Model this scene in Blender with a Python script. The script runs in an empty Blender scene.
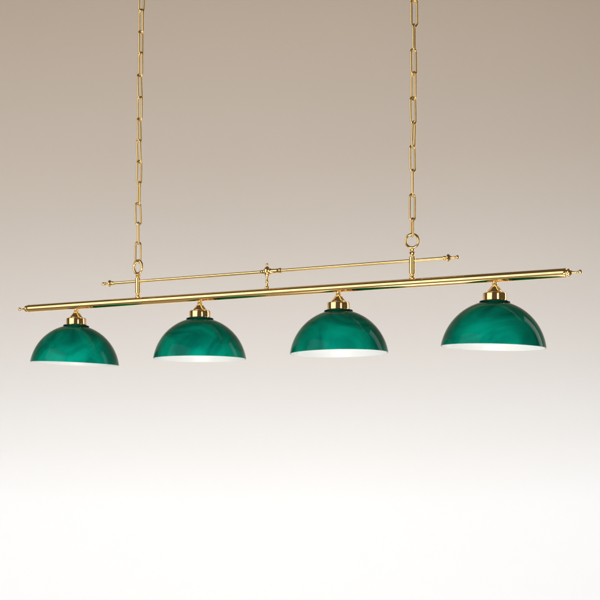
import bpy, bmesh, math, random
from mathutils import Vector, Matrix
random.seed(7)
S = bpy.context.scene
C = S.collection
R = math.radians

# ------------------------------------------------------------------ camera constants
F_PX, HORIZON, CAM_Z = 1270.0, 450.0, 1.5        # focal length in photo pixels, row of the eye level

# ------------------------------------------------------------------ materials
def new_mat(name):
    m = bpy.data.materials.new(name); m.use_nodes = True
    nt = m.node_tree
    return m, nt, nt.nodes['Principled BSDF']

def brass(name, col, rough, bump=0.0, tone=0.10):
    m, nt, b = new_mat(name)
    b.inputs['Metallic'].default_value = 1.0
    tc = nt.nodes.new('ShaderNodeTexCoord')
    n = nt.nodes.new('ShaderNodeTexNoise'); n.inputs['Scale'].default_value = 28; n.inputs['Detail'].default_value = 5
    nt.links.new(tc.outputs['Object'], n.inputs['Vector'])
    mr = nt.nodes.new('ShaderNodeMapRange')
    mr.inputs['To Min'].default_value = rough * .7; mr.inputs['To Max'].default_value = rough * 1.4
    nt.links.new(n.outputs['Fac'], mr.inputs['Value']); nt.links.new(mr.outputs['Result'], b.inputs['Roughness'])
    mx = nt.nodes.new('ShaderNodeMix'); mx.data_type = 'RGBA'
    mx.inputs['A'].default_value = (*[c * (1 - tone) for c in col], 1); mx.inputs['B'].default_value = (*col, 1)
    nt.links.new(n.outputs['Fac'], mx.inputs['Factor']); nt.links.new(mx.outputs['Result'], b.inputs['Base Color'])
    if bump:
        n2 = nt.nodes.new('ShaderNodeTexNoise'); n2.inputs['Scale'].default_value = 60
        nt.links.new(tc.outputs['Object'], n2.inputs['Vector'])
        bp = nt.nodes.new('ShaderNodeBump'); bp.inputs['Strength'].default_value = bump; bp.inputs['Distance'].default_value = .001
        nt.links.new(n2.outputs['Fac'], bp.inputs['Height']); nt.links.new(bp.outputs['Normal'], b.inputs['Normal'])
    return m

BRASS = brass('polished_brass', (.985, .715, .34), .11)
BRASS_CAP = brass('polished_brass_cup', (.985, .70, .34), .09)
BRASS_CHAIN = brass('chain_brass', (.92, .67, .31), .22, .25, .25)

def green_glass(name='green_cased_glass', tint=(.022, .43, .335, 1)):
    m, nt, b = new_mat(name)
    tc = nt.nodes.new('ShaderNodeTexCoord')
    n = nt.nodes.new('ShaderNodeTexNoise'); n.inputs['Scale'].default_value = 7; n.inputs['Detail'].default_value = 3
    n.inputs['Distortion'].default_value = 1.5
    nt.links.new(tc.outputs['Object'], n.inputs['Vector'])
    cr = nt.nodes.new('ShaderNodeValToRGB')
    cr.color_ramp.elements[0].position = .36; cr.color_ramp.elements[0].color = (.028, .44, .42, 1)
    cr.color_ramp.elements[1].position = .62; cr.color_ramp.elements[1].color = (.05, .95, .88, 1)
    nt.links.new(n.outputs['Fac'], cr.inputs['Fac']); nt.links.new(cr.outputs['Color'], b.inputs['Base Color'])
    b.inputs['Roughness'].default_value = .05
    b.inputs['IOR'].default_value = 1.52; b.inputs['Specular IOR Level'].default_value = .0
    b.inputs['Coat Weight'].default_value = 1; b.inputs['Coat Roughness'].default_value = .025; b.inputs['Coat IOR'].default_value = 1.13
    b.inputs['Coat Tint'].default_value = tint
    n2 = nt.nodes.new('ShaderNodeTexNoise'); n2.inputs['Scale'].default_value = 9; n2.inputs['Detail'].default_value = 1
    nt.links.new(tc.outputs['Object'], n2.inputs['Vector'])
    bp = nt.nodes.new('ShaderNodeBump'); bp.inputs['Strength'].default_value = .25; bp.inputs['Distance'].default_value = .006
    nt.links.new(n2.outputs['Fac'], bp.inputs['Height']); nt.links.new(bp.outputs['Normal'], b.inputs['Coat Normal'])
    return m
GREEN = green_glass()
DARK_GREEN = green_glass('dark_green_glass', (.015, .13, .10, 1))

def opal():
    m, nt, b = new_mat('white_opal_glass')
    tc = nt.nodes.new('ShaderNodeTexCoord')
    n = nt.nodes.new('ShaderNodeTexNoise'); n.inputs['Scale'].default_value = 12
    nt.links.new(tc.outputs['Object'], n.inputs['Vector'])
    mx = nt.nodes.new('ShaderNodeMix'); mx.data_type = 'RGBA'
    mx.inputs['A'].default_value = (.84, .885, .885, 1); mx.inputs['B'].default_value = (.88, .91, .905, 1)
    nt.links.new(n.outputs['Fac'], mx.inputs['Factor']); nt.links.new(mx.outputs['Result'], b.inputs['Base Color'])
    b.inputs['Roughness'].default_value = .3
    return m
OPAL = opal()

def paper():
    m, nt, b = new_mat('backdrop_paper')
    tc = nt.nodes.new('ShaderNodeTexCoord')
    n = nt.nodes.new('ShaderNodeTexNoise'); n.inputs['Scale'].default_value = .8; n.inputs['Detail'].default_value = 6
    nt.links.new(tc.outputs['Object'], n.inputs['Vector'])
    mx = nt.nodes.new('ShaderNodeMix'); mx.data_type = 'RGBA'
    mx.inputs['A'].default_value = (.67, .60, .512, 1); mx.inputs['B'].default_value = (.69, .62, .53, 1)
    nt.links.new(n.outputs['Fac'], mx.inputs['Factor']); nt.links.new(mx.outputs['Result'], b.inputs['Base Color'])
    b.inputs['Roughness'].default_value = .9
    b.inputs['Specular IOR Level'].default_value = .2
    return m
PAPER = paper()

# ------------------------------------------------------------------ mesh helpers
def obj(name, bm, mat, parent=None, sharp=35):
    me = bpy.data.meshes.new(name)
    bmesh.ops.recalc_face_normals(bm, faces=bm.faces)
    bm.to_mesh(me); bm.free()
    for p in me.polygons: p.use_smooth = True
    me.set_sharp_from_angle(angle=R(sharp))
    me.materials.append(mat)
    o = bpy.data.objects.new(name, me); C.objects.link(o)
    if parent: o.parent = parent
    return o

def empty(name, loc=(0, 0, 0), parent=None):
    o = bpy.data.objects.new(name, None); C.objects.link(o)
    o.location = loc; o.empty_display_size = .05
    if parent: o.parent = parent
    return o

def lathe(bm, prof, seg=48, mtx=None):
    """revolve (radius, height) pairs about z; radius 0 closes to a point"""
    rings, allv = [], []
    for r, z in prof:
        if r < 1e-6:
            vs = [bm.verts.new((0, 0, z))]
        else:
            vs = [bm.verts.new((r * math.cos(2 * math.pi * k / seg), r * math.sin(2 * math.pi * k / seg), z)) for k in range(seg)]
        rings.append(vs); allv += vs
    for a, b in zip(rings, rings[1:]):
        for k in range(seg):
            k2 = (k + 1) % seg
            if len(a) == 1 and len(b) == 1: continue
            if len(a) == 1: bm.faces.new((a[0], b[k], b[k2]))
            elif len(b) == 1: bm.faces.new((a[k], b[0], a[k2]))
            else: bm.faces.new((a[k], b[k], b[k2], a[k2]))
    if mtx is not None: bmesh.ops.transform(bm, matrix=mtx, verts=allv)
    return bm

def tube_loop(bm, pts, r, seg=12):
    """closed tube through coplanar-ish points"""
    n = len(pts); rings = []
    c = sum(pts, Vector()) / n
    nrm = (pts[0] - c).cross(pts[n // 4] - c).normalized()
    for i in range(n):
        t = (pts[(i + 1) % n] - pts[i - 1]).normalized()
        side = nrm.cross(t).normalized()
        rings.append([bm.verts.new(pts[i] + r * (math.cos(2 * math.pi * k / seg) * side + math.sin(2 * math.pi * k / seg) * nrm)) for k in range(seg)])
    for i in range(n):
        a, b = rings[i], rings[(i + 1) % n]
        for k in range(seg):
            k2 = (k + 1) % seg
            bm.faces.new((a[k], b[k], b[k2], a[k2]))

def ball(r, z, n=9, start=-90, end=90):
    return [(max(0, r * math.cos(R(start + (end - start) * i / n))), z + r * math.sin(R(start + (end - start) * i / n))) for i in range(n + 1)]

ALONG = Matrix.Rotation(R(90), 4, 'Y')          # z axis -> +x

# ------------------------------------------------------------------ backdrop: a sweep of paper, wall curving into floor
WALL_Y, SWEEP, HALF_W, TOP = 8.0, 1.2, 11.0, 7.5
bm = bmesh.new()
prof = [(-6.0, 0.0), (WALL_Y - SWEEP, 0.0)]
for i in range(1, 17):
    a = R(90 * i / 16)
    prof.append((WALL_Y - SWEEP + SWEEP * math.sin(a), SWEEP - SWEEP * math.cos(a)))
prof.append((WALL_Y, TOP))
cols = [[bm.verts.new((x, y, z)) for y, z in prof] for x in (-HALF_W, HALF_W)]
for i in range(len(prof) - 1):
    bm.faces.new((cols[0][i], cols[0][i + 1], cols[1][i + 1], cols[1][i]))
bd = obj('backdrop', bm, PAPER, sharp=80)
bd['kind'] = 'structure'; bd['label'] = 'plain beige paper backdrop paling to white at the bottom'
for p in bd.data.polygons:
    if p.normal.z < -.01 or p.normal.y > .01: p.flip()

# ------------------------------------------------------------------ the lamp
YAW = math.atan2(-.2337, .44)
CX, CY = -.103, 3.9795
BAR_REL, RIM_REL = .4925, .294                  # above eye level
lamp = empty('pendant_lamp', (CX, CY, CAM_Z + RIM_REL))
lamp.rotation_euler = (0, 0, YAW)
lamp['label'] = 'brass bar billiard lamp with four green glass dome shades hanging from two brass chains'
lamp['category'] = 'lamp'
BZ = BAR_REL - RIM_REL                          # bar axis in lamp space
BAR_R, BAR_H = .0132, .949

# --- main bar
bm = lathe(bmesh.new(), [(0, -BAR_H), (BAR_R - .001, -BAR_H), (BAR_R, -BAR_H + .001), (BAR_R, BAR_H - .001), (BAR_R - .001, BAR_H), (0, BAR_H)], 64, ALONG)
bar = obj('bar', bm, BRASS, lamp); bar.location = (0, 0, BZ)

def bar_finial():
    p = [(0, .0), (.0122, .0), (.0134, .0008), (.0134, .0055), (.0124, .007), (.0095, .0082), (.0092, .0105), (.0112, .012), (.0116, .0145),
         (.0108, .017), (.0075, .0195), (.0042, .0225), (.003, .026), (.0028, .037), (.0036, .0385), (.003, .040)]
    return lathe(bmesh.new(), p + ball(.0062, .0455, 10, -60, 90), 40, ALONG)
for s in (1, -1):
    o = obj('finial', bar_finial(), BRASS, bar); o.location = (s * (BAR_H - .0002), 0, 0)
    if s < 0: o.rotation_euler = (0, 0, math.pi)

# --- thin upper rod
ROD_UP, ROD_H, ROD_R = .0664, .597, .0048
bm = lathe(bmesh.new(), [(0, -ROD_H), (ROD_R, -ROD_H), (ROD_R, ROD_H), (0, ROD_H)], 32, ALONG)
rod = obj('upper_rod', bm, BRASS, lamp); rod.location = (0, 0, BZ + ROD_UP)
def rod_finial():
    p = [(0, -.006), (.0062, -.006), (.0066, -.005), (.0066, .0), (.0052, .001), (.0056, .003), (.0098, .0058), (.0112, .0075), (.0112, .0093), (.0098, .011), (.006, .0145),
         (.0034, .017), (.003, .019), (.003, .0255), (.0055, .0265), (.0055, .028), (.0036, .029), (.0034, .031)]
    return lathe(bmesh.new(), p + ball(.0058, .0362, 10, -58, 90), 36, ALONG)
for s in (1, -1):
    o = obj('finial', rod_finial(), BRASS, rod); o.location = (s * ROD_H, 0, 0)
    if s < 0: o.rotation_euler = (0, 0, math.pi)

# --- joint in the middle that ties the rod to the bar
joint = obj('rod_joint', lathe(bmesh.new(),
    [(0, .0125), (.0075, .0125), (.0078, .0165), (.0055, .0185), (.0042, .021), (.0038, .030), (.0052, .032), (.0056, .036), (.0048, .039), (.0036, .041), (.0036, ROD_UP - .021), (.0052, ROD_UP - .0195)]
    + [(max(.0052, .0104 * math.cos(R(a))), ROD_UP + .016 * math.sin(R(a))) for a in range(-60, 61, 12)]
    + [(.0034, ROD_UP + .0158), (.0034, ROD_UP + .0175)] + ball(.0046, ROD_UP + .0215, 8, -50, 90), 36), BRASS_CAP, lamp)
joint.location = (0, 0, BZ)
bm = bmesh.new()
lathe(bm, [(.0044, .0), (.0092, .0), (.0098, .002), (.0098, .006), (.0078, .008), (.0072, .010), (.0072, .036), (.0084, .038), (.0084, .043), (.0066, .045), (.0044, .0458)], 32, ALONG @ Matrix.Translation((0, 0, .006)))
lathe(bm, [(.0044, .0), (.0085, .0), (.0088, .002), (.0072, .006), (.0062, .010), (.0062, .015), (.0044, .018)], 32, Matrix.Rotation(math.pi, 4, 'Z') @ ALONG @ Matrix.Translation((0, 0, .006)))
sl = obj('sleeve', bm, BRASS, joint); sl.location = (0, 0, ROD_UP)

# --- two posts, each with the ring the chain hooks into
def post_mesh(neck_top):
    p = [(0, .0118), (.0085, .0118), (.0092, .0138), (.0086, .016), (.0062, .0172), (.0058, .0186), (.0078, .020), (.0078, .0226), (.0064, .024), (.0064, .0262),
         (.0082, .0266), (.0094, .0276), (.0094, .0768), (.0084, .0780), (.0056, .0790), (.0056, .080)]
    h = (neck_top - .080)
    p += [(.0056, .080 + h * .1), (.0084, .080 + h * .2), (.0092, .080 + h * .35), (.0076, .080 + h * .5), (.0050, .080 + h * .58), (.0072, .080 + h * .70), (.0074, .080 + h * .86), (.0046, .080 + h), (0, .080 + h + .002)]
    return lathe(bmesh.new(), p, 36)
def ring_mesh(r, stretch, wire):
    bm = bmesh.new()
    tube_loop(bm, [Vector((r * math.cos(2 * math.pi * i / 48), 0, r * stretch * math.sin(2 * math.pi * i / 48))) for i in range(48)], wire, 14)
    return bm
POSTS = {-1: dict(neck=.0915, ring=.1135, stretch=1.12, turn=-12, wire=.0046), 1: dict(neck=.1035, ring=.1245, stretch=1.02, turn=18, wire=.0039)}
ring_tops = {}
for s, q in POSTS.items():
    po = obj('hanger_post', post_mesh(q['neck']), BRASS, lamp); po.location = (s * .4915, 0, BZ)
    rg = obj('ring', ring_mesh(.0193, q['stretch'], q['wire']), BRASS, po); rg.location = (0, 0, q['ring']); rg.rotation_euler = (0, 0, R(q['turn']))
    ring_tops[s] = q['ring'] + .0193 * q['stretch']

# --- chains: every link an oval of bent wire, quarter-turned from its neighbour
WIRE = .0033
def link_mesh(length, half_w):
    """upright link, wire centreline from z=0 up to z=length"""
    bm = bmesh.new(); pts = []
    top, bot = length - half_w, half_w
    for i in range(13): a = R(180 * i / 12); pts.append(Vector((half_w * math.cos(a), 0, top + half_w * math.sin(a))))
    for i in range(1, 6): pts.append(Vector((-half_w, 0, top + (bot - top) * i / 6)))
    for i in range(13): a = R(180 + 180 * i / 12); pts.append(Vector((half_w * math.cos(a), 0, bot + half_w * math.sin(a))))
    for i in range(1, 6): pts.append(Vector((half_w, 0, bot + (top - bot) * i / 6)))
    tube_loop(bm, pts, WIRE, 12)
    return bm
CHAIN_ROWS = {   # rows where neighbouring links meet, from the ring upwards
    -1: [258.5, 240, 220.5, 201, 180, 159, 138, 116.5, 95, 73, 51, 29.5, 8, -14, -36],
     1: [234.5, 218.5, 194.5, 170, 146, 122, 98, 73, 49.5, 25, 1, -23, -47]}
LEAN = {-1: .0035 / 260 * 3, 1: .0022 / 235 * 3}
TURN = {-1: [22, 108, 30, 125, 48, 140, 55, 150, 62, 135, 50, 128, 40, 115], 1: [100, 24, 80, 30, 66, 32, 118, 20, 62, 14, 96, 25]}
for s, rows in CHAIN_ROWS.items():
    depth = CY - math.sin(-YAW) * .4915 * s
    ch = empty('chain', (s * .4915, 0, BZ + ring_tops[s]), lamp)
    zs = [(rows[0] - y) * depth / F_PX for y in rows]
    for i in range(len(zs) - 1):
        ln = zs[i + 1] - zs[i] + 2 * WIRE
        k = obj('chain_link', link_mesh(ln, .0090 if s > 0 else .0086), BRASS_CHAIN, ch)
        k.location = (zs[i] * LEAN[s] * 420, 0, zs[i] - 2 * WIRE + random.uniform(-.0003, .0003))
        k.rotation_euler = (R(random.uniform(-1.8, 1.8)), R(random.uniform(-1.8, 1.8)), R(TURN[s][i % len(TURN[s])] + random.uniform(-14, 14)) - YAW)

# --- lampholder and glass shade, four times
RIM, CAPR, CEN = .150, .1517, -.0229            # dome: a cap of a sphere whose centre lies below the rim
def dome(r_off, z0, z1, n):
    rr = CAPR - r_off
    a0, a1 = math.asin((z0 - CEN) / rr), math.asin((z1 - CEN) / rr)
    return [(rr * math.cos(a0 + (a1 - a0) * i / n), 1.026 * (CEN + rr * math.sin(a0 + (a1 - a0) * i / n))) for i in range(n + 1)]
def shade_mesh():
    out = dome(0, .0012, .1215, 40)
    prof = [(RIM - .0030, .0006), (RIM - .0012, -.0002), (RIM - .0002, .0003)] + out
    prof += [(.0300, .1258), (.0300, .1225)]
    inn = dome(.0030, .0012, .1190, 40)
    prof += inn[::-1]
    bm = lathe(bmesh.new(), prof, 128)
    return bm
UP = .003                                        # collar and holder sit this much higher than first drawn
def collar_mesh():
    return lathe(bmesh.new(), [(r, z + UP) for r, z in [(.0310, .1216), (.0420, .1216), (.0434, .1226), (.0441, .1240), (.0441, .1260), (.0432, .1276), (.0405, .1285), (.0310, .1286), (.0310, .1216)]], 96)
def lining_mesh():
    a = dome(.0032, .0004, .1185, 40); b = dome(.0046, .0006, .1170, 40)
    prof = [(a[0][0] - .0006, -.0006)] + a + [(.0300, .1207), (.0300, .1192)] + b[::-1] + [(b[0][0] + .0005, -.0006), (a[0][0] - .0006, -.0006)]
    return lathe(bmesh.new(), prof, 128)
def holder_mesh():
    top = BZ - BAR_R
    p = [(0, .1284), (.0350, .1284), (.0356, .1292), (.0352, .1302), (.0345, .1306), (.0345, .1480), (.0342, .1496), (.0333, .1510), (.0318, .1519), (.0300, .1523), (.0255, .1526), (.0225, .1530),
         (.0222, .1545), (.0200, .1580), (.0168, .1620), (.0140, .1655), (.0122, .1685), (.0114, .1692)]
    return lathe(bmesh.new(), [(r, z + UP) for r, z in p + [(0, .1692)]], 64)
def stem_mesh():
    top = BZ - BAR_R + .003
    p = [(0, .1718), (.0090, .1718), (.0098, .1728), (.0098, .1743), (.0078, .1753), (.0068, .1764), (.0082, .1776), (.0088, .1791), (.0082, .1806), (.0064, .1816), (.0064, top), (0, top)]
    return lathe(bmesh.new(), p, 40)
TILT = [2.7, .2, -.9, 2.0]                       # the glasses hang a degree or so out of level
shade0 = obj('shade', shade_mesh(), GREEN, None, 50)
lining0 = obj('lining', lining_mesh(), OPAL, shade0, 50)
collar0 = obj('collar', collar_mesh(), DARK_GREEN, shade0, 50)
holder0 = obj('lamp_holder', holder_mesh(), BRASS_CAP)
stem0 = obj('stem', stem_mesh(), BRASS, holder0)
for i in range(4):
    if i == 0: sh, ho = shade0, holder0
    else:
        sh, ho = shade0.copy(), holder0.copy(); C.objects.link(sh); C.objects.link(ho)
        ln, co, st = lining0.copy(), collar0.copy(), stem0.copy()
        for c in (ln, co, st): C.objects.link(c)
        ln.parent = sh; co.parent = sh; st.parent = ho
    x = -.747 + .498 * i
    t = R(TILT[i]); piv = .132
    sh.parent = lamp; ho.parent = lamp
    # swing about the top collar
    sh.location = (x - math.sin(t) * piv, 0, piv - math.cos(t) * piv)
    sh.rotation_euler = (Matrix.Rotation(t, 3, 'Y') @ Matrix.Rotation(R(70 * i), 3, 'Z')).to_euler()
    ho.location = (x, 0, 0)

# ------------------------------------------------------------------ lights
W = bpy.data.worlds.new('World'); S.world = W; W.use_nodes = True
bg = W.node_tree.nodes['Background']; bg.inputs['Color'].default_value = (1, .80, .58, 1); bg.inputs['Strength'].default_value = .10

def area(name, loc, target, sx, sy, power, col, spread=180):
    l = bpy.data.lights.new(name, 'AREA'); l.shape = 'RECTANGLE'; l.size = sx; l.size_y = sy; l.energy = power; l.spread = R(spread); l.color = col
    o = bpy.data.objects.new(name, l); C.objects.link(o); o.location = loc
    o.rotation_euler = (Vector(target) - Vector(loc)).to_track_quat('-Z', 'Y').to_euler()
    return o
area('low_front_softbox', (-.3, -.3, .45), (-.05, 4, 1.85), 2.6, .8, 85, (1, .98, .95))
area('right_front_softbox', (2.3, -.9, 2.4), (.2, 4, 1.9), 1.2, 2.0, 19, (1, .97, .92))
area('left_softbox', (-3.3, 1.7, 3.1), (-.1, 4, 1.95), 4.0, 3.4, 76, (1, .97, .92))
area('side_softbox', (3.4, 5.1, 2.7), (.2, 3.9, 2.0), .9, 3.6, 30, (1, .98, .95))
area('wall_light', (0, 5.2, 7.2), (0, 8.0, 2.2), 18, .8, 42, (1, .59, .25), 70)
area('under_fill', (0, 3.4, .1), (0, 4.0, 2.0), 3.0, 1.4, 29, (.97, .98, 1))
area('wall_wash', (0, 5.9, .62), (0, 8.0, .62), 20, .25, 366, (.605, .763, 1))

# ------------------------------------------------------------------ camera
cd = bpy.data.cameras.new('camera'); cam = bpy.data.objects.new('camera', cd); C.objects.link(cam)
cam.location = (0, 0, CAM_Z); cam.rotation_euler = (R(90), 0, 0)
cd.sensor_width = 36; cd.lens = F_PX / 600 * 36; cd.shift_y = (HORIZON - 300) / 600
cd.clip_start = .05; cd.clip_end = 100
S.camera = cam

S.view_settings.view_transform = 'Standard'; S.view_settings.look = 'None'
S.view_settings.exposure = 0; S.view_settings.gamma = 1
S.render.engine = 'CYCLES'
S.cycles.max_bounces = 10; S.cycles.glossy_bounces = 6
S.render.resolution_x = S.render.resolution_y = 1024
